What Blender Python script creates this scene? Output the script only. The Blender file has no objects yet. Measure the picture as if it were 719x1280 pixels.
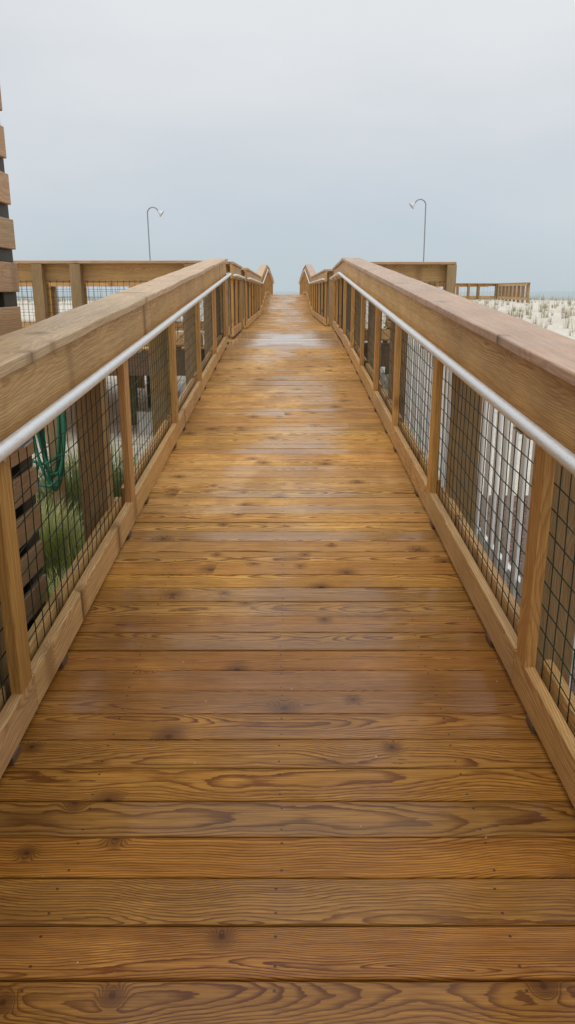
import bpy, math, random
from mathutils import Vector, noise
random.seed(7)
R = math.radians
S = bpy.context.scene
COL = S.collection

# ------------------------------------------------------------------ camera
EYE = Vector((0.02, 0.0, 1.584))
cd = bpy.data.cameras.new('camera'); cam = bpy.data.objects.new('camera', cd); COL.objects.link(cam)
cam.location = EYE; cam.rotation_euler = (R(90-16.2), 0, R(-0.05))
cd.sensor_fit = 'VERTICAL'; cd.sensor_height = 36.0; cd.lens = 36*950/1280
cd.clip_start = 0.05; cd.clip_end = 9000
S.camera = cam
S.view_settings.view_transform = 'Standard'; S.view_settings.look = 'None'
S.view_settings.gamma = 1; S.view_settings.exposure = 0.0
S.view_settings.use_curve_mapping = False

# ------------------------------------------------------------------ world: overcast sky
SUN_EL, SUN_AZ = R(58), R(200)
W = bpy.data.worlds.new('World'); S.world = W; W.use_nodes = True
nt = W.node_tree; nt.nodes.clear()
out = nt.nodes.new('ShaderNodeOutputWorld'); bg = nt.nodes.new('ShaderNodeBackground')
sky = nt.nodes.new('ShaderNodeTexSky'); sky.sky_type = 'NISHITA'; sky.sun_disc = False
sky.sun_elevation = SUN_EL; sky.sun_rotation = SUN_AZ
tc = nt.nodes.new('ShaderNodeTexCoord'); sep = nt.nodes.new('ShaderNodeSeparateXYZ')
nt.links.new(tc.outputs['Generated'], sep.inputs[0])
no = nt.nodes.new('ShaderNodeTexNoise'); no.inputs['Scale'].default_value = 2.2; no.inputs['Detail'].default_value = 5
mp = nt.nodes.new('ShaderNodeMapping'); mp.inputs['Scale'].default_value = (1, 1, 3.0)
nt.links.new(tc.outputs['Generated'], mp.inputs[0]); nt.links.new(mp.outputs[0], no.inputs['Vector'])
ad = nt.nodes.new('ShaderNodeMath'); ad.operation = 'MULTIPLY_ADD'; ad.inputs[1].default_value = 0.30; 
nt.links.new(no.outputs['Fac'], ad.inputs[0]); nt.links.new(sep.outputs['Z'], ad.inputs[2])
sb = nt.nodes.new('ShaderNodeMath'); sb.operation = 'SUBTRACT'; sb.inputs[1].default_value = 0.15
nt.links.new(ad.outputs[0], sb.inputs[0])
cr = nt.nodes.new('ShaderNodeValToRGB'); nt.links.new(sb.outputs[0], cr.inputs[0])
e = cr.color_ramp.elements
e[0].position = 0.0; e[0].color = (.53, .615, .665, 1)
e[1].position = 1.0; e[1].color = (1.05, 1.05, 1.05, 1)
for p, c in ((.08, (.585, .645, .705)), (.17, (.665, .705, .745)), (.30, (.80, .82, .835)), (.55, (.93, .95, .96))):
    k = e.new(p); k.color = (*c, 1)
sm = nt.nodes.new('ShaderNodeVectorMath'); sm.operation = 'SCALE'; sm.inputs['Scale'].default_value = 0.10
nt.links.new(sky.outputs[0], sm.inputs[0])
mx = nt.nodes.new('ShaderNodeMix'); mx.data_type = 'RGBA'; mx.inputs['Factor'].default_value = 0.93
nt.links.new(sm.outputs[0], mx.inputs['A']); nt.links.new(cr.outputs[0], mx.inputs['B'])
nt.links.new(mx.outputs['Result'], bg.inputs[0]); bg.inputs[1].default_value = 1.0
nt.links.new(bg.outputs[0], out.inputs[0])
sd = bpy.data.lights.new('sun', 'SUN'); sd.energy = 0.7; sd.angle = R(25); sd.color = (1, .97, .93)
so = bpy.data.objects.new('sun', sd); COL.objects.link(so)
so.rotation_euler = (R(90)-SUN_EL, 0, R(180)-SUN_AZ)

# ------------------------------------------------------------------ material helpers
class NT:
    def __init__(s, name):
        s.m = bpy.data.materials.new(name); s.m.use_nodes = True
        s.t = s.m.node_tree; s.t.nodes.clear()
        s.out = s.t.nodes.new('ShaderNodeOutputMaterial')
        s.b = s.t.nodes.new('ShaderNodeBsdfPrincipled'); s.t.links.new(s.b.outputs[0], s.out.inputs[0])
    def put(s, inp, v):
        if isinstance(v, (int, float)): inp.default_value = v
        elif isinstance(v, tuple): inp.default_value = v if len(v) == len(inp.default_value) else (*v, 1)
        else: s.t.links.new(v, inp)
    def ma(s, op, a, b=None, c=None, clamp=False):
        n = s.t.nodes.new('ShaderNodeMath'); n.operation = op; n.use_clamp = clamp
        for i, v in enumerate((a, b, c)):
            if v is not None: s.put(n.inputs[i], v)
        return n.outputs[0]
    def comb(s, x, y, z):
        n = s.t.nodes.new('ShaderNodeCombineXYZ')
        for i, v in enumerate((x, y, z)): s.put(n.inputs[i], v)
        return n.outputs[0]
    def split(s, v):
        n = s.t.nodes.new('ShaderNodeSeparateXYZ'); s.put(n.inputs[0], v); return n.outputs
    def noise(s, vec, scale=1, detail=2, rough=.5, dist=0):
        n = s.t.nodes.new('ShaderNodeTexNoise'); s.put(n.inputs['Vector'], vec)
        n.inputs['Scale'].default_value = scale; n.inputs['Detail'].default_value = detail
        n.inputs['Roughness'].default_value = rough; n.inputs['Distortion'].default_value = dist
        return n.outputs['Fac']
    def voro(s, vec, scale, dims='3D', rnd=1):
        n = s.t.nodes.new('ShaderNodeTexVoronoi'); n.voronoi_dimensions = dims; s.put(n.inputs['Vector'], vec)
        n.inputs['Scale'].default_value = scale; n.inputs['Randomness'].default_value = rnd
        return n.outputs['Distance'], n.outputs['Color']
    def mr(s, v, a, b, c, d, smooth=True):
        n = s.t.nodes.new('ShaderNodeMapRange'); n.interpolation_type = 'SMOOTHSTEP' if smooth else 'LINEAR'
        for i, x in enumerate((v, a, b, c, d)): s.put(n.inputs[i], x)
        return n.outputs[0]
    def mix(s, f, a, b, mode='MIX'):
        n = s.t.nodes.new('ShaderNodeMix'); n.data_type = 'RGBA'; n.blend_type = mode
        s.put(n.inputs['Factor'], f)
        s.put(n.inputs['A'], a); s.put(n.inputs['B'], b)
        return n.outputs['Result']
    def pos(s):
        return s.t.nodes.new('ShaderNodeNewGeometry').outputs['Position']
    def attr(s, nm):
        n = s.t.nodes.new('ShaderNodeAttribute'); n.attribute_name = nm; return n
    def bump(s, h, strength, dist):
        n = s.t.nodes.new('ShaderNodeBump'); s.put(n.inputs['Height'], h)
        n.inputs['Strength'].default_value = strength; n.inputs['Distance'].default_value = dist
        s.t.links.new(n.outputs[0], s.b.inputs['Normal'])
    def fin(s, col=None, rough=None, metal=None, spec=None):
        if col is not None: s.put(s.b.inputs['Base Color'], col)
        if rough is not None: s.put(s.b.inputs['Roughness'], rough)
        if metal is not None: s.put(s.b.inputs['Metallic'], metal)
        if spec is not None: s.put(s.b.inputs['Specular IOR Level'], spec)
        return s.m

def wood(name, early, late, ring=150, contrast=1.0, wet=0.0, var=.28, knots=.62, deck=False, weather=0.0, rough=.55, stain=(.30, .20, .13)):
    """solid pine: growth rings round a wandering pith, knots, fibres; one tint per board"""
    s = NT(name)
    bc = s.attr('bc').outputs['Vector']; rnd = s.attr('rnd').outputs['Fac']
    u, v, w = s.split(bc)
    r1 = s.ma('FRACT', s.ma('MULTIPLY', rnd, 17.31)); r2 = s.ma('FRACT', s.ma('MULTIPLY', rnd, 91.73))
    r3 = s.ma('FRACT', s.ma('MULTIPLY', rnd, 37.17)); r4 = s.ma('FRACT', s.ma('MULTIPLY', rnd, 233.9))
    ub = s.ma('MULTIPLY_ADD', rnd, 97.0, u)
    nA = s.noise(s.comb(ub, s.ma('MULTIPLY', rnd, 31.0), 0.0), 1.3, 2)
    nA2 = s.noise(s.comb(ub, 7.7, s.ma('MULTIPLY', rnd, 53.0)), 1.0, 2)
    nB = s.noise(s.comb(s.ma('MULTIPLY', ub, 2.2), s.ma('MULTIPLY', v, 9.0), s.ma('MULTIPLY', w, 9.0)), 1.0, 3)
    dv = s.ma('SUBTRACT', v, s.ma('ADD', s.ma('MULTIPLY_ADD', r1, .17, -.085), s.ma('MULTIPLY_ADD', nA, .16, -.08)))
    dw = s.ma('SUBTRACT', w, s.ma('ADD', s.ma('MULTIPLY_ADD', r2, .11, .020), s.ma('MULTIPLY_ADD', nA2, .13, -.065)))
    rr = s.ma('SQRT', s.ma('ADD', s.ma('MULTIPLY', dv, dv), s.ma('MULTIPLY', dw, dw)))
    rr = s.ma('ADD', rr, s.ma('MULTIPLY_ADD', nB, .016, -.008))
    nC = s.noise(s.comb(s.ma('MULTIPLY', ub, 9.0), s.ma('MULTIPLY', v, 55.0), s.ma('MULTIPLY', w, 55.0)), 1.0, 3, .6)
    rr = s.ma('ADD', rr, s.ma('MULTIPLY_ADD', nC, .0060, -.003))
    # knots
    kd, kc = s.voro(s.comb(ub, v, s.ma('MULTIPLY', rnd, 11.0)), 4.2, '2D')
    kr = s.split(kc)[0]
    on = s.ma('GREATER_THAN', kr, knots)
    kd = s.ma('MULTIPLY', kd, 1/4.2)
    ksz = s.ma('MULTIPLY_ADD', s.split(kc)[1], .7, .6)
    kq = s.ma('DIVIDE', kd, ksz)
    fall = s.ma('MULTIPLY', on, s.ma('POWER', 2.718, s.ma('MULTIPLY', s.ma('MULTIPLY', kq, kq), -900.0)))
    rr = s.ma('MULTIPLY_ADD', fall, .035, rr)
    ph = s.ma('FRACT', s.ma('MULTIPLY', rr, s.ma('MULTIPLY_ADD', r3, ring*.55, ring*.72)))
    la = s.ma('MULTIPLY', s.mr(ph, .38, .90, 0, 1), s.mr(ph, .92, 1.0, 1, 0))
    fib = s.noise(s.comb(s.ma('MULTIPLY', ub, 7.0), s.ma('MULTIPLY', v, 230.0), s.ma('MULTIPLY', w, 230.0)), 1.0, 3, .65)
    lf = s.ma('MULTIPLY', la, s.ma('MULTIPLY_ADD', s.noise(s.comb(s.ma('MULTIPLY', ub, 1.5), s.ma('MULTIPLY', v, 12.), w), 1., 2), 1.1, .22), clamp=True)
    lf = s.ma('MULTIPLY', lf, contrast, clamp=True)
    c = s.mix(lf, early, late)
    c = s.mix(s.mr(fib, .36, .72, 0, .55), c, tuple(x*.62 for x in late))
    st1 = s.noise(s.comb(s.ma('MULTIPLY', ub, 1.1), s.ma('MULTIPLY', v, 60.0), s.ma('MULTIPLY', w, 60.0)), 1.0, 3, .6)
    c = s.mix(s.mr(st1, .40, .70, 0, .42), c, tuple(x*.95 for x in late))
    ck = s.noise(s.comb(s.ma('MULTIPLY', ub, 2.3), s.ma('MULTIPLY', v, 170.0), s.ma('MULTIPLY', w, 170.0)), 1.0, 1)
    ckm = s.ma('MULTIPLY', s.mr(ck, .74, .80, 0, .75), s.mr(s.noise(s.comb(s.ma('MULTIPLY', ub, .9), 3.0, s.ma('MULTIPLY', rnd, 9.)), 1., 1), .45, .6, 0, 1))
    c = s.mix(ckm, c, (.05, .028, .014))
    # per board tint
    tv = s.ma('MULTIPLY_ADD', r4, var*2, 1-var)
    bl = s.noise(s.comb(s.ma('MULTIPLY', ub, 1.6), s.ma('MULTIPLY', v, 7.), w), 1.0, 2)
    tv = s.ma('MULTIPLY', tv, s.ma('MULTIPLY_ADD', bl, .5, .75))
    hs = s.t.nodes.new('ShaderNodeHueSaturation'); s.put(hs.inputs['Color'], c)
    s.put(hs.inputs['Hue'], s.ma('MULTIPLY_ADD', r2, .010, .495)); s.put(hs.inputs['Value'], tv)
    s.put(hs.inputs['Saturation'], s.ma('MULTIPLY_ADD', r1, .08, .96))
    c = hs.outputs[0]
    core = s.ma('MULTIPLY', on, s.mr(kq, .006, .016, 1, 0))
    c = s.mix(s.ma('MULTIPLY', core, .85), c, (.045, .022, .010))
    halo = s.ma('MULTIPLY', on, s.mr(kq, .010, .075, .65, 0))
    c = s.mix(halo, c, tuple(x*.6 for x in late))
    P = s.pos(); px, py, pz = s.split(P)
    if not deck:
        stn = s.noise(P, 2.6, 5, .62, .8)
        c = s.mix(s.mr(stn, .50, .70, 0, .24), c, s.mix(1.0, c, (.60, .52, .44), 'MULTIPLY'))
    if weather:
        wn = s.noise(P, 5.0, 4, .6)
        c = s.mix(s.mr(wn, .35, .75, 0, weather), c, (.46, .385, .31))
    rg = rough
    if deck:
        # damp darker areas with an irregular outline, plus shade painted in near the camera
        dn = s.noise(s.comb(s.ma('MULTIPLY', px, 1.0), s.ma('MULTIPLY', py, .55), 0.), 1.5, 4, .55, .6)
        damp_shade = s.ma('ADD', s.mr(dn, .34, .70, 0, .48), s.mr(s.ma('MULTIPLY_ADD', dn, 2.0, py), 2.4, 5.8, 1.15, 0), clamp=True)
        c = s.mix(s.ma('MULTIPLY', damp_shade, .85), c, s.mix(1.0, c, (.46, .335, .155), 'MULTIPLY'))
        # pale drying patches
        dr = s.mr(s.ma('SUBTRACT', s.noise(s.comb(px, s.ma('MULTIPLY', py, .8), 4.), 1.9, 4, .6, .4), s.ma('MULTIPLY', px, .10)), .50, .70, 0, .62)
        c = s.mix(dr, c, s.mix(1.0, c, (1.55, 1.65, 1.75), 'MULTIPLY'))
        # screw heads in pairs on every joist
        fx = s.ma('SUBTRACT', s.ma('FRACT', s.ma('ADD', s.ma('DIVIDE', s.ma('ADD', px, s.ma('MULTIPLY_ADD', r3, .02, -.01)), .56), .5)), .5)
        fx = s.ma('MULTIPLY', fx, .56)
        fv = s.ma('SUBTRACT', s.ma('ABSOLUTE', v), s.ma('MULTIPLY_ADD', r1, .012, .036))
        sdist = s.ma('SQRT', s.ma('ADD', s.ma('MULTIPLY', fx, fx), s.ma('MULTIPLY', fv, fv)))
        scr = s.mr(sdist, .0028, .0050, 1, 0)
        c = s.mix(s.ma('MULTIPLY', scr, .8), c, (.03, .02, .015))
        # blown sand grains
        gd, gc = s.voro(P, 26.0)
        gs = s.split(gc)
        g1 = s.ma('MULTIPLY', s.ma('GREATER_THAN', gs[0], .935), s.mr(gd, .04, .065, 1, 0))
        c = s.mix(g1, c, (.75, .72, .66))
        gn = s.noise(s.comb(px, s.ma('MULTIPLY', py, .35), 2.), 1.3, 3, .5, .3)
        gn2 = s.ma('ADD', gn, s.ma('MULTIPLY_ADD', r4, .30, -.15))
        gn2 = s.ma('ADD', gn2, s.ma('MULTIPLY', s.ma('ABSOLUTE', px), .16))
        wetm = s.ma('MAXIMUM', s.mr(gn2, .34, .68, .90, .03), s.ma('MULTIPLY', s.mr(s.ma('MULTIPLY_ADD', gn, 2.5, py), 12.2, 13.0, 0, 1.5), s.mr(s.ma('MULTIPLY_ADD', gn, 2.5, py), 15.2, 16.5, 1, 0)))
        rg = s.ma('ADD', s.ma('MULTIPLY_ADD', wetm, -.18, rough), s.ma('MULTIPLY', fib, .10))
        s.put(s.b.inputs['Coat Weight'], s.ma('MULTIPLY', wetm, wet)); s.b.inputs['Coat Roughness'].default_value = .17
        s.b.inputs['Coat IOR'].default_value = 1.36
    h = s.ma('ADD', s.ma('MULTIPLY', lf, .5), s.ma('MULTIPLY', fib, .5))
    s.bump(h, .45, .0012)
    return s.fin(c, rg, spec=.20 if deck else .3)

M = {}
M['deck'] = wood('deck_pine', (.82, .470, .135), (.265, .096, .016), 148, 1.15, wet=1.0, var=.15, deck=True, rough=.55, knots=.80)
M['rail'] = wood('rail_pine', (.74, .48, .205), (.43, .225, .078), 120, .85, var=.10, knots=.80)
M['post'] = wood('post_pine', (.64, .365, .125), (.38, .175, .052), 130, .8, var=.14, knots=.90)
M['cap'] = wood('cap_pine', (.68, .47, .325), (.41, .265, .17), 110, .7, var=.07, knots=.82, weather=.35, rough=.46)
M['capL'] = wood('cap_pine_pale', (.76, .55, .33), (.47, .295, .155), 110, .6, var=.06, knots=.82, weather=.18, rough=.5)
M['support'] = wood('support_timber', (.42, .285, .14), (.27, .165, .075), 130, .8, var=.12, knots=.88)
M['green_timber'] = wood('treated_timber', (.26, .25, .12), (.14, .13, .06), 170, .8, var=.15, knots=.85)
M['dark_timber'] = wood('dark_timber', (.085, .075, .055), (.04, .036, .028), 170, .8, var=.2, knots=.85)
M['slat'] = wood('slat_wood', (.60, .385, .22), (.38, .22, .11), 100, .8, var=.12, knots=.8, weather=.12)
M['rim'] = wood('rim_timber', (.20, .12, .07), (.11, .065, .035), 120, .8, var=.12, knots=.88)
M['shade_cap'] = wood('aged_cap', (.40, .26, .15), (.25, .15, .08), 100, .7, var=.1, knots=.85, weather=.2)

def simple(name, col, rough=.6, metal=0, var=.15, scale=12, bump=0):
    s = NT(name); n = s.noise(s.pos(), scale, 4)
    c = s.mix(n, tuple(x*(1-var) for x in col), tuple(min(1, x*(1+var)) for x in col))
    if bump: s.bump(n, .5, bump)
    return s.fin(c, rough, metal)
M['wire'] = simple('green_coated_wire', (.014, .032, .018), .6)
M['hose'] = simple('green_hose', (.010, .13, .07), .5, 0, .35, 25)
M['black'] = simple('black_plastic', (.02, .02, .022), .45)
M['galv'] = simple('galvanised_steel', (.42, .43, .44), .45, .8)
M['lamp_metal'] = simple('lamp_pole_metal', (.30, .32, .34), .45, .5)
M['lamp_head'] = simple('lamp_head_metal', (.72, .74, .76), .3, .6)
M['white'] = simple('white_paint', (.88, .88, .85), .5, 0, .05, 6, .001)
M['concrete'] = simple('pale_concrete', (.58, .56, .52), .85, 0, .12, 9, .003)
def tube_mat():
    s = NT('aluminium_tube'); P = s.pos()
    n = s.noise(P, 30, 3); d, c = s.voro(P, 160)
    dr = s.ma('MULTIPLY', s.ma('GREATER_THAN', s.split(c)[0], .72), s.mr(d, .1, .42, 1, 0))
    s.bump(dr, .9, .0016)
    return s.fin(s.mix(n, (.74, .76, .76), (.86, .87, .87)), s.mr(n, .3, .7, .38, .5), .55)
M['tube'] = tube_mat()
def sand_mat():
    s = NT('beach_sand'); P = s.pos()
    n1 = s.noise(P, .35, 4); n2 = s.noise(P, 7, 4, .65); n3 = s.noise(P, 60, 2)
    c = s.mix(s.mr(n1, .35, .7, 0, 1), (.76, .70, .58), (.85, .80, .70))
    c = s.mix(s.mr(n2, .50, .72, 0, .4), c, (.50, .43, .32))
    d, vc = s.voro(P, 3.2); ft = s.mr(d, .05, .42, 0, 1)
    s.bump(s.ma('ADD', s.ma('ADD', s.ma('MULTIPLY', n2, 1.0), s.ma('MULTIPLY', n3, .15)), s.ma('MULTIPLY', ft, .6)), .8, .12)
    return s.fin(c, .92)
M['sand'] = sand_mat()
def sea_mat():
    s = NT('sea_water'); P = s.pos(); x, y, z = s.split(P)
    n = s.noise(s.comb(s.ma('MULTIPLY', x, .02), s.ma('MULTIPLY', y, .06), 0.), 1, 4)
    n2 = s.noise(s.comb(s.ma('MULTIPLY', x, .3), s.ma('MULTIPLY', y, 1.), 0.), 1, 3)
    s.bump(n2, .12, .3)
    return s.fin(s.mix(n, (.16, .25, .23), (.24, .33, .31)), .16)
M['sea'] = sea_mat()
def mulch_mat():
    s = NT('bark_mulch'); P = s.pos(); d, c = s.voro(P, 34)
    r = s.split(c)[0]
    col = s.mix(r, (.10, .05, .035), (.33, .21, .16))
    s.bump(s.ma('ADD', d, r), 1, .03)
    return s.fin(col, .85)
M['mulch'] = mulch_mat()
def blade_mat(name, a, b, tip):
    s = NT(name); r = s.attr('rnd').outputs['Fac']; bc = s.attr('bc').outputs['Vector']
    u = s.split(bc)[0]
    c = s.mix(r, a, b); c = s.mix(s.mr(u, .55, 1., 0, .7), c, tip)
    return s.fin(c, .6)
M['grass'] = blade_mat('grass_blades', (.12, .17, .035), (.38, .43, .11), (.54, .50, .22))
M['grass_dark'] = blade_mat('grass_blades_dark', (.07, .11, .03), (.28, .34, .10), (.44, .42, .18))
M['tuft'] = blade_mat('dune_grass_blades', (.20, .20, .085), (.34, .31, .16), (.46, .40, .26))
M['tuft_dead'] = blade_mat('dune_grass_dead', (.26, .17, .10), (.38, .28, .17), (.45, .36, .24))

# ------------------------------------------------------------------ mesh builder
class MB:
    def __init__(s): s.v = []; s.f = []; s.bc = []; s.r = []; s.smooth = []
    def board(s, p0, p1, side, up, w, t, seg=1, ch=.003, cup=0, wob=0, rnd=None, uoff=None):
        """bar from p0 to p1; cross-section w along 'side', t along 'up', rounded edges"""
        p0 = Vector(p0); p1 = Vector(p1); ax = (p1-p0); L = ax.length
        side = Vector(side).normalized(); up = Vector(up).normalized()
        a, b = w/2, t/2
        prof = [(-a, -b+ch), (-a+ch, -b), (a-ch, -b), (a, -b+ch), (a, b-ch), (a-ch*.3, b-ch*.3), (a-ch, b)]
        if cup or wob: prof += [(a*.45, b+cup*.7), (0, b+cup), (-a*.45, b+cup*.7)]
        prof += [(-a+ch, b), (-a+ch*.3, b-ch*.3), (-a, b-ch)]
        n = len(prof); rnd = random.random() if rnd is None else rnd
        uoff = random.uniform(0, 5) if uoff is None else uoff
        base = len(s.v)
        sx, sy = random.uniform(-50, 50), random.uniform(-50, 50)
        for i in range(seg+1):
            q = p0+ax*(i/seg)
            for (x, y) in prof:
                dx = dy = 0
                if wob:
                    sg = 1 if x > 0 else -1
                    dx = wob*noise.noise(Vector((i/seg*L*2.2+sx, sg*3.1, sy)))+wob*.5*noise.noise(Vector((i/seg*L*7+sx, sg*9.1, sy)))
                    if abs(x) < a*.5: dx = 0
                    if y > 0: dy = wob*.45*noise.noise(Vector((i/seg*L*1.7+sx, x*4, sy+9)))
                s.v.append(q+side*(x+dx)+up*(y+dy)); s.bc.append((uoff+i/seg*L, x, y)); s.r.append(rnd)
        for i in range(seg):
            for k in range(n):
                k2 = (k+1) % n; o = base+i*n
                s.f.append((o+k, o+k2, o+n+k2, o+n+k)); s.smooth.append(False)
        s.f.append(tuple(base+k for k in reversed(range(n)))); s.smooth.append(False)
        s.f.append(tuple(base+seg*n+k for k in range(n))); s.smooth.append(False)
        return s
    def tube(s, pts, r, n=8, caps=True, rads=None):
        pts = [Vector(p) for p in pts]; base = len(s.v); rnd = random.random(); L = 0
        prev = None
        for i, p in enumerate(pts):
            t = (pts[min(i+1, len(pts)-1)]-pts[max(i-1, 0)]).normalized()
            if prev is None:
                a = t.orthogonal().normalized()
            else:
                a = (prev-t*prev.dot(t)).normalized()
            prev = a; b = t.cross(a); rr = rads[i] if rads else r
            if i: L += (p-pts[i-1]).length
            for k in range(n):
                an = 2*math.pi*k/n
                s.v.append(p+(a*math.cos(an)+b*math.sin(an))*rr); s.bc.append((L, rr*math.cos(an), rr*math.sin(an))); s.r.append(rnd)
        for i in range(len(pts)-1):
            for k in range(n):
                k2 = (k+1) % n; o = base+i*n
                s.f.append((o+k, o+k2, o+n+k2, o+n+k)); s.smooth.append(n > 5)
        if caps:
            s.f.append(tuple(base+k for k in reversed(range(n)))); s.smooth.append(False)
            s.f.append(tuple(base+(len(pts)-1)*n+k for k in range(n))); s.smooth.append(False)
        return s
    def blade(s, p, d, lean, h, w, seg=4, rnd=None):
        base = len(s.v); rnd = random.random() if rnd is None else rnd
        sd = Vector((-d.y, d.x, 0))
        for i in range(seg+1):
            t = i/seg
            q = p+d*(lean*t**1.8)+Vector((0, 0, h*(t-.32*t*t*(lean/h))))
            ww = w*(1-t)**.7
            s.v.append(q-sd*ww); s.v.append(q+sd*ww)
            for _ in (0, 1): s.bc.append((t, 0, 0)); s.r.append(rnd)
        for i in range(seg):
            o = base+2*i
            s.f.append((o, o+1, o+3, o+2)); s.smooth.append(False)
        return s
    def build(s, name, mat, parent=None, kind=None):
        me = bpy.data.meshes.new(name)
        me.from_pydata([tuple(v) for v in s.v], [], s.f)
        a = me.attributes.new('bc', 'FLOAT_VECTOR', 'POINT'); a.data.foreach_set('vector', [c for b in s.bc for c in b])
        a = me.attributes.new('rnd', 'FLOAT', 'POINT'); a.data.foreach_set('value', s.r)
        me.polygons.foreach_set('use_smooth', s.smooth)
        me.materials.append(M[mat]); me.update()
        o = bpy.data.objects.new(name, me); COL.objects.link(o)
        if parent:
            o.parent = parent
            if parent.type == 'EMPTY' or True:
                o.matrix_parent_inverse = parent_world(parent).inverted()
        if kind: o['kind'] = kind
        return o
from mathutils import Matrix
def parent_world(o):
    m = Matrix.Translation(o.location) @ o.rotation_euler.to_matrix().to_4x4()
    if o.parent: m = parent_world(o.parent) @ o.matrix_parent_inverse @ m
    return m
def empty(name, loc, label, cat, group=None):
    o = bpy.data.objects.new(name, None); COL.objects.link(o); o.location = loc
    o.empty_display_size = .2
    o['label'] = label; o['category'] = cat
    if group: o['group'] = group
    return o
def grid(name, x0, x1, y0, y1, nx, ny, fz, mat, kind='structure', ys=None):
    m = MB()
    ys = ys or [y0+(y1-y0)*j/ny for j in range(ny+1)]
    xs = nx if isinstance(nx, list) else [x0+(x1-x0)*i/nx for i in range(nx+1)]
    for y in ys:
        for x in xs:
            m.v.append(Vector((x, y, fz(x, y)))); m.bc.append((x, y, 0)); m.r.append(0)
    w = len(xs)
    for j in range(len(ys)-1):
        for i in range(w-1):
            o = j*w+i; m.f.append((o, o+1, o+w+1, o+w)); m.smooth.append(True)
    return m.build(name, mat, None, kind)

def sstep(a, b, x):
    t = max(0, min(1, (x-a)/(b-a))); return t*t*(3-2*t)
def ground_z(x, y):
    z = -.45+1.10*sstep(11.5, 23, y)+.32*sstep(24, 50, y)
    z -= .35*sstep(4, 1.5, abs(x))*sstep(14, 20, y)*sstep(60, 45, y)
    z -= 3.4*sstep(57, 80, y)
    k = sstep(11, 17, y)
    z += k*(.10*noise.noise(Vector((x*.16, y*.16, 2)))+.05*noise.noise(Vector((x*.7, y*.7, 5)))+.025*noise.noise(Vector((x*2.1, y*2.1, 5))))
    return z

# ------------------------------------------------------------------ ground, sea
def axis(lo, hi, core0, core1, st):
    a = []; x = core0
    while x <= core1: a.append(x); x += st
    g = st; x = core1
    while x < hi: g *= 1.25; x = min(hi, x+g); a.append(x)
    g = st; x = core0; b = []
    while x > lo: g *= 1.25; x = max(lo, x-g); b.append(x)
    return b[::-1]+a
grid('sand_ground', 0, 0, 0, 0, axis(-3000, 3000, -14, 26, .22), 0, ground_z, 'sand', ys=axis(-300, 120, 9, 60, .22))
grid('sea', -9000, 9000, 66, 9000, 2, 2, lambda x, y: -1.35, 'sea')
grid('mulch_bed', 1.10, 3.3, -3, 7.6, 12, 40, lambda x, y: -.446+.0, 'mulch')

# ------------------------------------------------------------------ the walkway's profile
TS = math.tan(R(4.13))
Y1, Y2, Y3, Y4, Y5 = 11.45, 26.0, 33.0, 38.0, 50.0
Z1 = Y1*TS; Z3 = 1.43; Z5 = 1.07
def deck_z(y):
    if y < Y1: return y*TS
    if y < Y2: return Z1
    if y < Y3: return Z1+(Z3-Z1)*(y-Y2)/(Y3-Y2)
    if y < Y4: return Z3
    return Z3+(Z5-Z3)*min(1, (y-Y4)/(Y5-Y4))
def deck_run(name, y0, y1, hw, x0=None, x1=None, zf=deck_z, joint=.05):
    m = MB(); y = y0; pitch = .1429
    while y < y1-.01:
        z = zf(y+.07); sl = (zf(y+.10)-zf(y+.04))/.06
        up = Vector((0, -sl, 1)).normalized(); sd = Vector((0, 1, sl)).normalized()
        st = pitch/math.sqrt(1+sl*sl)
        c = Vector((0, y+st/2, zf(y+st/2)-.019+random.uniform(-.0022, .0022)))
        xa = (-hw if x0 is None else x0)+random.uniform(-.004, .004); xb = (hw if x1 is None else x1)+random.uniform(-.004, .004)
        w = pitch-random.choice((.003, .0045, .006, .008))
        up2 = (up+Vector((random.uniform(-.002, .002), random.uniform(-.020, .020), 0))).normalized()
        seg = 10 if y < 12 else 3
        cup = random.uniform(-.0040, .0012)
        if y > 4 and random.random() < joint:
            j = random.choice((-.56, 0, .56))
            if x0 is not None: j = (xa+xb)/2
            m.board(c+Vector((xa, 0, 0)), c+Vector((j-.001, 0, 0)), sd, up2, w, .038, seg, .0045, cup, .0016)
            m.board(c+Vector((j+.001, 0, 0)), c+Vector((xb, 0, 0)), sd, up2, w, .038, seg, .0045, cup, .0016)
        else:
            m.board(c+Vector((xa, 0, 0)), c+Vector((xb, 0, 0)), sd, up2, w, .038, seg, .0045, cup, .0016)
        y += st
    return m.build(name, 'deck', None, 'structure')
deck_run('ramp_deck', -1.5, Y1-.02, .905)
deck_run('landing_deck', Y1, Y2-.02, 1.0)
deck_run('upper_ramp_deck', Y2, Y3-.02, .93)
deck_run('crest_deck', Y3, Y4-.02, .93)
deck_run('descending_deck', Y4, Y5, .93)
# joists and stringers carrying the walkway
st = empty('walkway_frame', (0, 0, 0), 'timber joists and stringers under the wooden walkway boards', 'frame')
del st['label'], st['category']; st['kind'] = 'structure'
for x in (-.84, -.28, .28, .84):
    for a, b in ((-1.5, Y1), (Y1, Y2), (Y2, Y3), (Y3, Y4), (Y4, Y5)):
        MB().board((x, a+.002, deck_z(a+.001)-.16), (x, b-.002, deck_z(b-.001)-.16), (1, 0, 0), (0, 0, 1), .038, .235).build('stringer', 'support', st)

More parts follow.
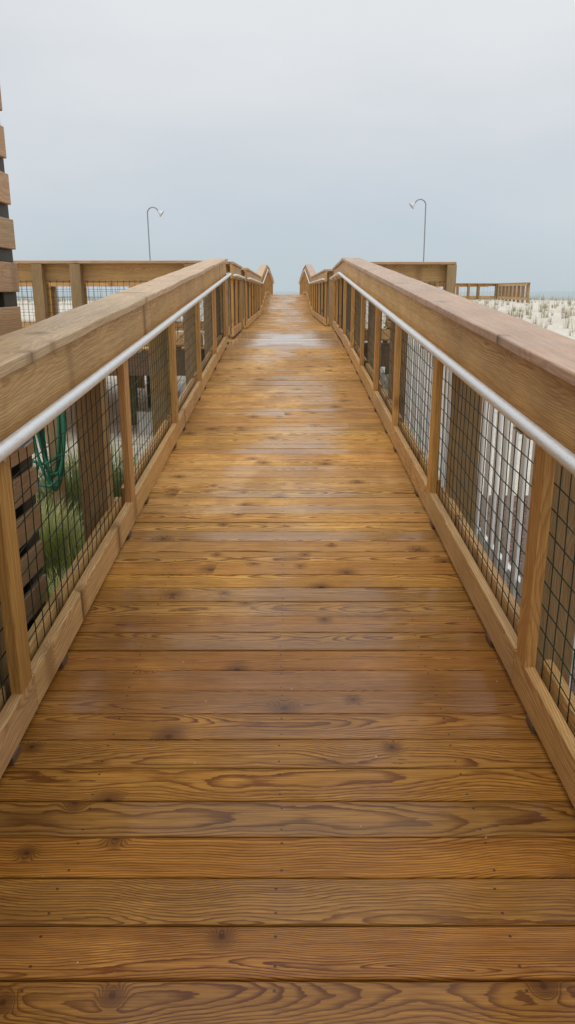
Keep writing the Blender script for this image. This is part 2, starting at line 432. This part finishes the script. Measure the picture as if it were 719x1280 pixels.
# ------------------------------------------------------------------ railing builder
def rail_path(pts):
    pts = [Vector(p) for p in pts]; segs = []; d = 0
    for a, b in zip(pts, pts[1:]):
        L = Vector((b.x-a.x, b.y-a.y, 0)).length
        segs.append((d, d+L, a, b)); d += L
    return segs
def railing(label, pts, side, posts, group, H=1.215, handrail=True, capmat='cap', meshseg=6, inner_post=True, hr_span=None,
            facew=.217, seglen=3.2, wob=.004, spacers=True, supports=None, cell=(.082, .084), end_ext=.05, baluster=.108, wire_r=.0022, name='wooden_railing'):
    """pts run along the inner line at deck height; side = +1 when outward is to the right of travel"""
    segs = rail_path(pts); D = segs[-1][1]
    root = empty(name, Vector(pts[0]), label, 'railing', group)
    def fr(d, e=0):
        for s_ in segs:
            if d+e <= s_[1]+1e-6 or s_ is segs[-1]: break
        d0, d1, a, b = s_; t = (d-d0)/(d1-d0)
        h = Vector((b.x-a.x, b.y-a.y, 0)).normalized()
        return a+(b-a)*t, h, Vector((h.y, -h.x, 0))*side, (b-a).normalized()
    def P(d, o, h, e=0):
        p, hh, ow, dr = fr(d, e); return p+ow*o+Vector((0, 0, h))
    def brd(part, d0, d1, o, h, w, t, mat, **kw):
        e = .001 if d0 >= 0 else 0
        p, hh, ow, dr = fr((d0+d1)/2)
        a, b = P(d0, o, h, e), P(d1, o, h, -.001)
        up = dr.cross(ow)*(1 if dr.cross(ow).z > 0 else -1)
        return MB().board(a, b, ow, up, w, t, **kw).build(part, mat, root)
    # caps and face boards, cut at the kinks and to board length
    for (d0, d1, a, b) in segs:
        L = d1-d0; n = max(1, round(L/seglen)); cuts = [d0+L*i/n+(random.uniform(-.25, .25) if 0 < i < n else 0) for i in range(n+1)]
        for i in range(n):
            c0 = cuts[i]-(end_ext if cuts[i] == 0 else 0)+(.0012 if i else 0); c1 = cuts[i+1]+(end_ext if (i == n-1 and d1 == D) else 0)-.0012
            brd('cap_rail', c0, c1, .095, H-.019, .25, .038, capmat, seg=max(2, int((c1-c0)/.09)), ch=.006, cup=.0005, wob=wob)
            brd('face_board', c0+.003, c1-.003, .019, H-.040-facew/2, .038, facew, 'rail', seg=1, ch=.002)
    bot = H-.040-facew
    pd = sorted(posts)
    for i, d in enumerate(pd):
        p, hh, ow, dr = fr(d)
        if inner_post:
            q = P(d, .019, .16)
            MB().board(q+Vector((0, 0, .001)), q+Vector((0, 0, bot-.163)), hh, ow, baluster+random.uniform(-.003, .003), .038, 1, .003).build('baluster_post', 'post', root)
    for d in (supports or pd):
        p, hh, ow, dr = fr(d)
        q = P(d+.03, .152, 0); gz = ground_z(q.x, q.y)-.15
        MB().board((q.x, q.y, gz), (q.x, q.y, q.z+H-.041), hh, ow, .14, .14, 1, .006).build('support_post', 'support', root)
    ends = [0]+pd+[D]
    bays = [(a, b) for a, b in zip([0]+[x for x in pd if .05 < x < D-.05], [x for x in pd if .05 < x < D-.05]+[D])]
    kinks = [s_[1] for s_ in segs[:-1]]
    for (a, b) in bays:
        cuts = [a]+[k for k in kinks if a+.02 < k < b-.02]+[b]
        j0 = a+(.06 if a > 0 else 0)
        for c0, c1 in zip(cuts, cuts[1:]):
            x0 = c0+(.075 if c0 == a and a > 0 else 0); x1 = c1+(.072 if c1 == b and b < D else 0)
            dz = random.uniform(-.003, .003)
            if c1 > c0: 
                brd('bottom_rail', x0+.0015, x1-.0015, .019, .099+dz*.3, .038, .136, 'rail', seg=4, ch=.005, cup=.0003, wob=.002)
                brd('outer_rail', c0+(.105 if c0 == a and a > 0 else .002), c1-(.045 if c1 == b and b < D else .002), .075, .125, .038, .14, 'rail', seg=1)
            if spacers:
                brd('spacer_block', x1-.26, x1-.19, .016, .0165, .036, .028, 'rim')
                brd('spacer_block', x0+.30, x0+.37, .016, .0165, .036, .028, 'rim')
            # wire panel
            m = MB(); o = .047
            L = c1-c0; nv = max(2, int(L/cell[0])); z0, z1 = .13, bot+.03
            ph = random.uniform(0, 9)
            def wv(d, h): return .011*noise.noise(Vector((d*3+ph, h*3, ph)))
            n = max(1, int(meshseg))
            for k in range(nv+1):
                d = c0+.004+(L-.008)*k/nv
                m.tube([P(d+wv(d, z)*1.2, o+wv(z, d)*.4, z) for z in [z0+(z1-z0)*q/n for q in range(n+1)]], wire_r, 4, False)
            nh = int((z1-z0)/cell[1]); nn = max(2, n*2)
            for k in range(nh+1):
                h = z1-.01-cell[1]*k
                if h < z0: break
                m.tube([P(c0+L*q/nn, o+.003, h+wv(c0+L*q/nn, h)*.9) for q in range(nn+1)], wire_r, 4, False)
            m.build('wire_mesh', 'wire', root)
    if handrail:
        h0, h1 = hr_span or (.0, D); o, hh_ = -.065, 1.005
        ds = [h0]+[k for k in kinks if h0 < k < h1]+[h1]
        path = []
        for i, d in enumerate(ds):
            if 0 < i < len(ds)-1:
                for q in (-.09, -.045, 0, .045, .09): path.append(P(d+q, o, hh_-(.006 if q == 0 else .002 if abs(q) < .05 else 0)))
            elif i == 0:
                p = P(d, o, hh_)
                if h0 > -.2:   # return bend into the post
                    path += [P(d+.02, .0, hh_-.01), P(d-.03, -.02, hh_-.004), P(d-.035, -.045, hh_), P(d+.0, o, hh_)]
                else: path.append(p)
                path.append(P(d+.06, o, hh_))
            else:
                path += [P(d-.06, o, hh_), P(d, o, hh_), P(d+.035, -.045, hh_), P(d+.03, -.02, hh_-.004), P(d-.02, .0, hh_-.01)]
        hr = MB().tube(path, .0218, 16).build('handrail', 'tube', root)
        for d in pd:
            if h0-.01 <= d <= h1+.02:
                m = MB()
                m.tube([P(d, -.0005, .94), P(d, -.005, .94)], .018, 12)
                m.tube([P(d, -.004, .945), P(d, -.040, .958), P(d, -.062, .984)], .006, 8)
                p, hd, ow, dr = fr(d)
                m.board(P(d-.04, -.065, .979), P(d+.04, -.065, .979), ow, (0, 0, 1), .034, .005, 1, .001)
                m.build('bracket', 'galv', hr)
    return root

IN = .84
Lp = [-1.4, .4, 2.26, 4.12, 5.95, 7.72, 9.50, 11.10]
Rp = [-1.0, .65, 2.42, 4.27, 5.86, 7.22, 8.65, 10.0, 11.4, 13.0, 14.7, 16.3]
g1 = 'railings along the walkway'
railing('long left ramp railing with pale timber cap, green wire mesh and silver handrail',
        [(-IN, -1.5, -1.5*TS), (-IN, 11.20, 11.20*TS)], -1, [x+1.5 for x in Lp], g1, capmat='capL', meshseg=8, hr_span=(-.3, 12.66), wob=.012, supports=[.1, 1.9, 3.75, 5.40, 7.60, 9.75, 11.75, 12.55])
railing('long right ramp railing with greyish pink cap, levelling off at the landing',
        [(IN, -1.5, -1.5*TS), (IN, Y1, Z1), (.99, 16.5, Z1)], 1, [x+1.5 for x in Rp], g1, capmat='cap', meshseg=8, hr_span=(-.3, 17.9), wob=.006, supports=[.4, 2.1, 4.05, 5.58, 8.22, 10.1, 12.0, 13.5, 15.1, 16.6, 17.8])
railing('short single-bay railing at the landing between the two longer left railings',
        [(-.86, 12.95, Z1), (-.87, 15.4, Z1)], -1, [.08, 1.2, 2.3], g1, capmat='capL', meshseg=4)
def up_rail(sg, y0, xa, label):
    return railing(label, [(sg*xa, y0, Z1), (sg*.83, Y2, Z1), (sg*.83, Y3, Z3), (sg*.83, Y4, Z3), (sg*.83, Y5, Z5)], sg,
        [.08+1.62*i for i in range(int((Y5-y0)/1.62)+1)], g1, capmat='capL' if sg < 0 else 'cap', meshseg=2, seglen=4.5, spacers=False, wire_r=.002)
up_rail(-1, 16.3, .80, 'farther left railing that runs past the landing and climbs over the dune crest')
up_rail(1, 17.4, .86, 'farther right railing that starts after the landing and climbs over the dune crest')

# ------------------------------------------------------------------ landing platforms left and right
def platform(name, x0, x1, y0, y1, zt, posts, dark=()):
    o = deck_run(name, y0, y1, 0, x0, x1, lambda y: zt, .3)
    up = (0, 0, 1)
    for (a, b, sd) in (((x0, y0-.02, 0), (x1, y0-.02, 0), (0, 1, 0)), ((x0, y1+.02, 0), (x1, y1+.02, 0), (0, 1, 0))):
        MB().board(Vector(a)+Vector((0, 0, zt-.19)), Vector(b)+Vector((0, 0, zt-.19)), sd, up, .038, .34).build('rim_board', 'rim', o)
    for i, (x, y) in enumerate(posts):
        MB().board((x, y, ground_z(x, y)-.1), (x, y, zt-.045), (1, 0, 0), (0, 1, 0), .16, .16, 1, .006).build('support_post', 'dark_timber' if i in dark else 'green_timber', o)
    return o
platform('left_platform_deck', -6.2, -1.10, 10.6, 15.0, Z1, [(-2.42, 12.0), (-2.13, 12.3), (-4.6, 12.0), (-5.9, 11.), (-1.4, 14.6), (-4.2, 14.6), (-5.9, 14.6)], (1,))
platform('right_platform_deck', 1.10, 2.52, 11.9, 16.6, Z1, [(1.3, 12.1), (2.2, 12.1), (1.3, 16.4), (2.2, 16.4)])
g2 = 'railings round the side platforms'
railing('brown railing across the near edge of the left platform, behind the slatted screen',
        [(-1.12, 10.6, Z1), (-6.2, 10.6, Z1)], -1, [.1, 1.59, 2.09, 3.0, 4.0, 5.0], g2, H=1.14, handrail=False, meshseg=2, facew=.235, seglen=5.2, cell=(.075, .10), wire_r=.0028, capmat='slat', wob=.003)
railing('far side railing of the left platform, seen through the wire mesh of the nearer one',
        [(-6.2, 15.0, Z1), (-1.12, 15.0, Z1)], -1, [.1, 1.7, 3.3, 4.9], g2, H=1.10, handrail=False, meshseg=2, seglen=5.2, cell=(.08, .11), wire_r=.003, capmat='slat', spacers=False)
railing('short brown railing across the near edge of the right platform, ending in a post',
        [(2.47, 11.9, Z1), (1.15, 11.9, Z1)], -1, [.0, 1.1], g2, H=1.17, handrail=False, meshseg=2, facew=.26, seglen=5, cell=(.075, .10), wire_r=.0028, capmat='slat', end_ext=.03)
railing('side railing of the right platform running away behind its near railing',
        [(2.10, 12.15, Z1), (2.10, 16.5, Z1)], 1, [.1, 1.5, 2.9, 4.2], g2, H=1.12, handrail=False, meshseg=2, facew=.2, seglen=5, capmat='slat', cell=(.08, .10), wire_r=.0028)
# farther boardwalk branch beyond the crest
m = MB()
for i in range(90):
    x = .95+.1429*1.06*i
    y = 50.15+5.3*(x-.95)/14.4
    m.board((x+.07, y, Z5-.019), (x+.07, y+2.2, Z5-.019), (1, 0, 0), (0, 0, 1), .138, .038)
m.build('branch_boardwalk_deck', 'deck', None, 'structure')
g3 = 'railings of the distant branch boardwalk'
kw = dict(handrail=False, meshseg=1, facew=.15, seglen=5, capmat='slat', wob=.002, spacers=False, cell=(.5, .8), wire_r=.003, baluster=.12)
railing('distant low railing across the sand at right, its near side with open posts', [(14.6, 55.2, Z5), (1.2, 50.2, Z5)], -1,
        [.05, 1.5, 2.3, 3.5, 4.2, 5.9, 6.8, 8.5, 10.2, 11.9, 13.6], g3, H=1.04, **kw)
railing('distant railing end at right where the posts crowd together', [(14.02, 46.3, Z5-.03), (14.65, 55.0, Z5)], 1,
        [.1, 1.4, 2.6, 3.8, 5.0, 6.2, 7.4, 8.6], g3, H=1.04, **kw)
railing('distant railing behind the low one across the sand', [(1.0, 52.4, Z5), (14.6, 57.4, Z5)], -1,
        [.1+1.7*i for i in range(9)], g3, H=1.0, **kw)
t = empty('wooden_post', (5.55, 14, 0), 'pinkish grey timber post at the right edge beyond the railing cap', 'post')
gz = ground_z(5.55, 14)
MB().board((5.55, 14, gz-.1), (5.55, 14, 1.20), (1, 0, 0), (0, 1, 0), .14, .14, 1, .006).build('post_shaft', 'slat', t)
MB().board((5.55, 14, 1.20), (5.55, 14, 1.24), (1, 0, 0), (0, 1, 0), .20, .20, 1, .006).build('post_cap', 'slat', t)

# ------------------------------------------------------------------ slatted screen on the left
sx, sy1, sy0 = -1.385, 4.12, -1.2
t = empty('slatted_screen', (sx, sy1, -.45), 'tall brown slatted timber screen with dark gaps at the left edge', 'screen')
m = MB(); z = 1.544+.035-.214*9; k = 0
while z < 3.6:
    m.board((sx, sy0, z+.07), (sx, sy1+random.uniform(-.008, .008), z+.07+random.uniform(-.003, .003)), (1, 0, 0), (0, 0, 1), .025, .144, 20, .003, .0003, .002)
    z += .214
m.build('slat_panel', 'slat', t)
for y in (sy1-.062, 3.55, 3.05, 2.45, 1.2, 0):
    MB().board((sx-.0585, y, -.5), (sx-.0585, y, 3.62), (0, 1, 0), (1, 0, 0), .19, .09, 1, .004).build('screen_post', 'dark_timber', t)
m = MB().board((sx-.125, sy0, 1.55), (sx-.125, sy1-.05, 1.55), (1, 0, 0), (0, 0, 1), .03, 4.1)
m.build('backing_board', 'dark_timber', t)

# ------------------------------------------------------------------ hose on its post
hx, hy = -1.73, 5.60
t = empty('hose_post', (hx, hy, -.45), 'brown timber post that holds the green garden hose', 'post')
MB().board((hx, hy+.06, -.5), (hx, hy+.06, 1.15), (1, 0, 0), (0, 1, 0), .085, .085, 1, .004).build('post_shaft', 'support', t)
mm = MB().tube([(hx+.015, hy+.018, .98), (hx+.015, hy-.10, .99)], .03, 12).tube([(hx+.015, hy-.02, 1.0), (hx+.02, hy-.03, .80)], .022, 10)
mm.build('hose_hook', 'black', t)
t = empty('garden_hose', (hx, hy-.05, 1.0), 'green garden hose hanging in long loops beside the slatted screen', 'hose')
m = MB()
for i in range(5):
    w = .062+.014*i; zb = .14+.035*((i*3) % 5); ox = random.uniform(-.02, .02)
    pts = []
    for k in range(29):
        a = 2*math.pi*k/28
        pts.append((hx+.015+ox*(1-math.cos(a))/2*1.4+w*math.sin(a)*(1+.25*math.cos(a)), hy-.045-.02*i+.01*math.sin(3*a), (1.0+zb)/2+(1.0-zb)/2*math.cos(a)))
    m.tube(pts, .0120, 8, False)
m.tube([(hx+.08, hy-.06, .42), (hx-.03, hy-.12, .36), (hx-.14, hy-.1, .38), (hx-.2, hy-.05, .35)], .0120, 8)
m.tube([(hx+.05, hy-.14, .24), (hx+.0, hy-.14, .195), (hx-.08, hy-.12, .20), (hx-.13, hy-.06, .26), (hx-.10, hy-.05, .36)], .0120, 8)
m.build('hose_coil', 'hose', t)

# ------------------------------------------------------------------ grass by the screen
def clump(loc, n, h, spread, lean, mat, label, w=.0028, group=None, name='grass_clump', cat='grass', seg=4):
    t = MB(); z = ground_z(loc[0], loc[1])
    for i in range(n):
        a = random.uniform(0, 2*math.pi); r = spread*math.sqrt(random.random())
        p = Vector((loc[0]+r*math.cos(a), loc[1]+r*math.sin(a), z-.02))
        b = a+random.uniform(-.9, .9)
        t.blade(p, Vector((math.cos(b), math.sin(b), 0)), random.uniform(.1, 1)*lean, h*random.uniform(.55, 1.1), w*random.uniform(.7, 1.4), seg)
    o = t.build(name, mat)
    o['label'] = label; o['category'] = cat
    if group: o['group'] = group
    return o
clump((-1.84, 5.12), 2300, .66, .26, .40, 'grass', 'yellow-green mound of long grass nearest the slatted screen', w=.0040)
clump((-1.62, 6.15), 2600, .88, .36, .50, 'grass_dark', 'darker green arching grass clump just beyond the hose', w=.0042)
clump((-1.42, 5.1), 1700, .52, .26, .36, 'grass', 'low green grass clump against the left railing supports', w=.0040)
clump((-2.55, 6.1), 1500, .55, .35, .4, 'grass_dark', 'dark grass clump farther left behind the hose post', w=.0040)
clump((-1.30, 4.3), 1500, .40, .22, .34, 'grass', 'short bright grass clump under the first left mesh panel', w=.0038)
m = MB()
for i in range(6500):
    x, y = random.uniform(-3.0, -1.12), random.uniform(2.2, 7.6)
    b = random.uniform(0, 6.28)
    m.blade(Vector((x, y, -.455)), Vector((math.cos(b), math.sin(b), 0)), random.uniform(.02, .12), random.uniform(.06, .24), .0036, 2)
o = m.build('ground_grass', 'grass', None, 'stuff'); o['label'] = 'short green grass covering the sand beside the ramp'; o['category'] = 'grass'

# ------------------------------------------------------------------ pale block under the platform
t = MB().board((-1.98, 11.35, -.46), (-1.98, 11.35, -.12), (1, 0, 0), (0, 1, 0), .42, .40, 1, .012).build('concrete_block', 'concrete')
t['label'] = 'pale concrete block on the sand beside the platform supports'; t['category'] = 'block'

# ------------------------------------------------------------------ white picket fence on the right
t = empty('picket_fence', (1.42, 1, -.45), 'white picket fence standing close outside the right railing', 'fence')
y = -.6
while y < 9.6:
    x = 1.42+random.uniform(-.004, .004); tp = 1.22+random.uniform(-.01, .01)+max(0, y-2)*.045
    m = MB().board((x, y, -.38), (x, y+random.uniform(-.006, .006), tp), (0, 1, 0), (1, 0, 0), .084, .019, 1, .003)
    m.build('picket', 'white', t); y += .192
for z in (-.15, .98):
    MB().board((1.447, -.7, z), (1.447, 9.6, z), (1, 0, 0), (0, 0, 1), .034, .075).build('fence_rail', 'white', t)
for y in (-.5, 2.95, 6.4, 9.5):
    MB().board((1.515, y, -.5), (1.515, y, 1.2), (1, 0, 0), (0, 1, 0), .09, .09, 1, .004).build('fence_post', 'white', t)

# ------------------------------------------------------------------ gooseneck lamps
def lamp(x, y, z, dirx, label, lean=0, hw=.27):
    g = ground_z(x, y)
    t = empty('gooseneck_lamp', (x, y, g), label, 'lamp post', 'gooseneck lamps')
    r = hw/2; pts = [(x, y, g-.1)]
    for k in range(12):
        f = k/11; pts.append((x+lean*f, y, g+(z-r-g)*f))
    cx = x+lean+dirx*r
    for k in range(1, 13):
        a = math.pi*.88*k/12
        pts.append((cx-dirx*r*math.cos(a), y, z-r+r*math.sin(a)))
    MB().tube(pts, .016, 8).build('pole', 'lamp_metal', t)
    q = Vector(pts[-1]); d = (Vector(pts[-1])-Vector(pts[-3])).normalized(); d = (d+Vector((dirx*.55, 0, 0))).normalized()
    MB().tube([q-d*.01, q+d*.03, q+d*.05, q+d*.09, q+d*.12, q+d*.125], .02, 14, rads=[.022, .026, .045, .072, .098, .098]).build('lamp_shade', 'lamp_head', t)
lamp(-3.72, 22, 3.76, 1, 'thin gooseneck lamp above the left platform railing, its white bell head turned right', -.03, .30)
lamp(3.80, 22, 3.96, -1, 'thin gooseneck lamp above the right platform railing, its white bell head turned left', -.03, .30)

# ------------------------------------------------------------------ dune grass
protos = []
for i in range(8):
    m = MB(); n = random.randint(16, 34); h = random.uniform(.26, .46)
    for k in range(n):
        a = random.uniform(0, 6.283); r = .08*math.sqrt(random.random())
        b = a+random.uniform(-1, 1)
        m.blade(Vector((r*math.cos(a), r*math.sin(a), -.03)), Vector((math.cos(b), math.sin(b), 0)), random.uniform(.02, .17), h*random.uniform(.5, 1.15), .0045, 3)
    protos.append(m)
meshes = []
for i, m in enumerate(protos):
    o = m.build('grass_tuft', 'tuft_dead' if i % 4 == 3 else 'tuft'); meshes.append(o.data)
    bpy.data.objects.remove(o)
cnt = 0; placed = []
def tuft(x, y, lab):
    o = bpy.data.objects.new('grass_tuft', random.choice(meshes)); COL.objects.link(o)
    o.location = (x, y, ground_z(x, y)); o.rotation_euler = (0, 0, random.uniform(0, 6.28)); s = .55+1.15*random.random()**1.8; o.scale = (s, s, s)
    o['label'] = lab; o['category'] = 'grass'; o['group'] = 'tufts of sparse grass on the sand'
while cnt < 250:
    y = 15+35*random.random()**1.1; x = random.uniform(5.2, .42*y+2.5)
    if any((x-a)**2+(y-b)**2 < .35 for a, b in placed): continue
    if y > 45 and x > 10.5: continue
    if noise.noise(Vector((x*.35, y*.22, 8))) < random.uniform(-.35, .25): continue
    placed.append((x, y)); tuft(x, y, 'small tuft of sparse dune grass on the open sand right of the walkway'); cnt += 1
cnt = 0
while cnt < 40:
    y = 17+32*random.random(); x = -random.uniform(3.2, .42*y+2)
    placed.append((x, y)); tuft(x, y, 'small tuft of sparse dune grass on the sand left of the walkway'); cnt += 1
m = MB()
for i in range(9000):
    y = random.uniform(44, 57); x = random.uniform(-34, 34)
    if abs(x) < 1.4 or noise.noise(Vector((x*.2, y*.3, 1))) < (.12 if x > 0 else -.12): continue
    b = random.uniform(0, 6.28)
    m.blade(Vector((x, y, ground_z(x, y)-.03)), Vector((math.cos(b), math.sin(b), 0)), random.uniform(.02, .2), random.uniform(.2, .55), .010, 2)
o = m.build('dune_grass', 'tuft', None, 'stuff'); o['label'] = 'hazy belt of beach grass along the dune crest before the sea'; o['category'] = 'grass'
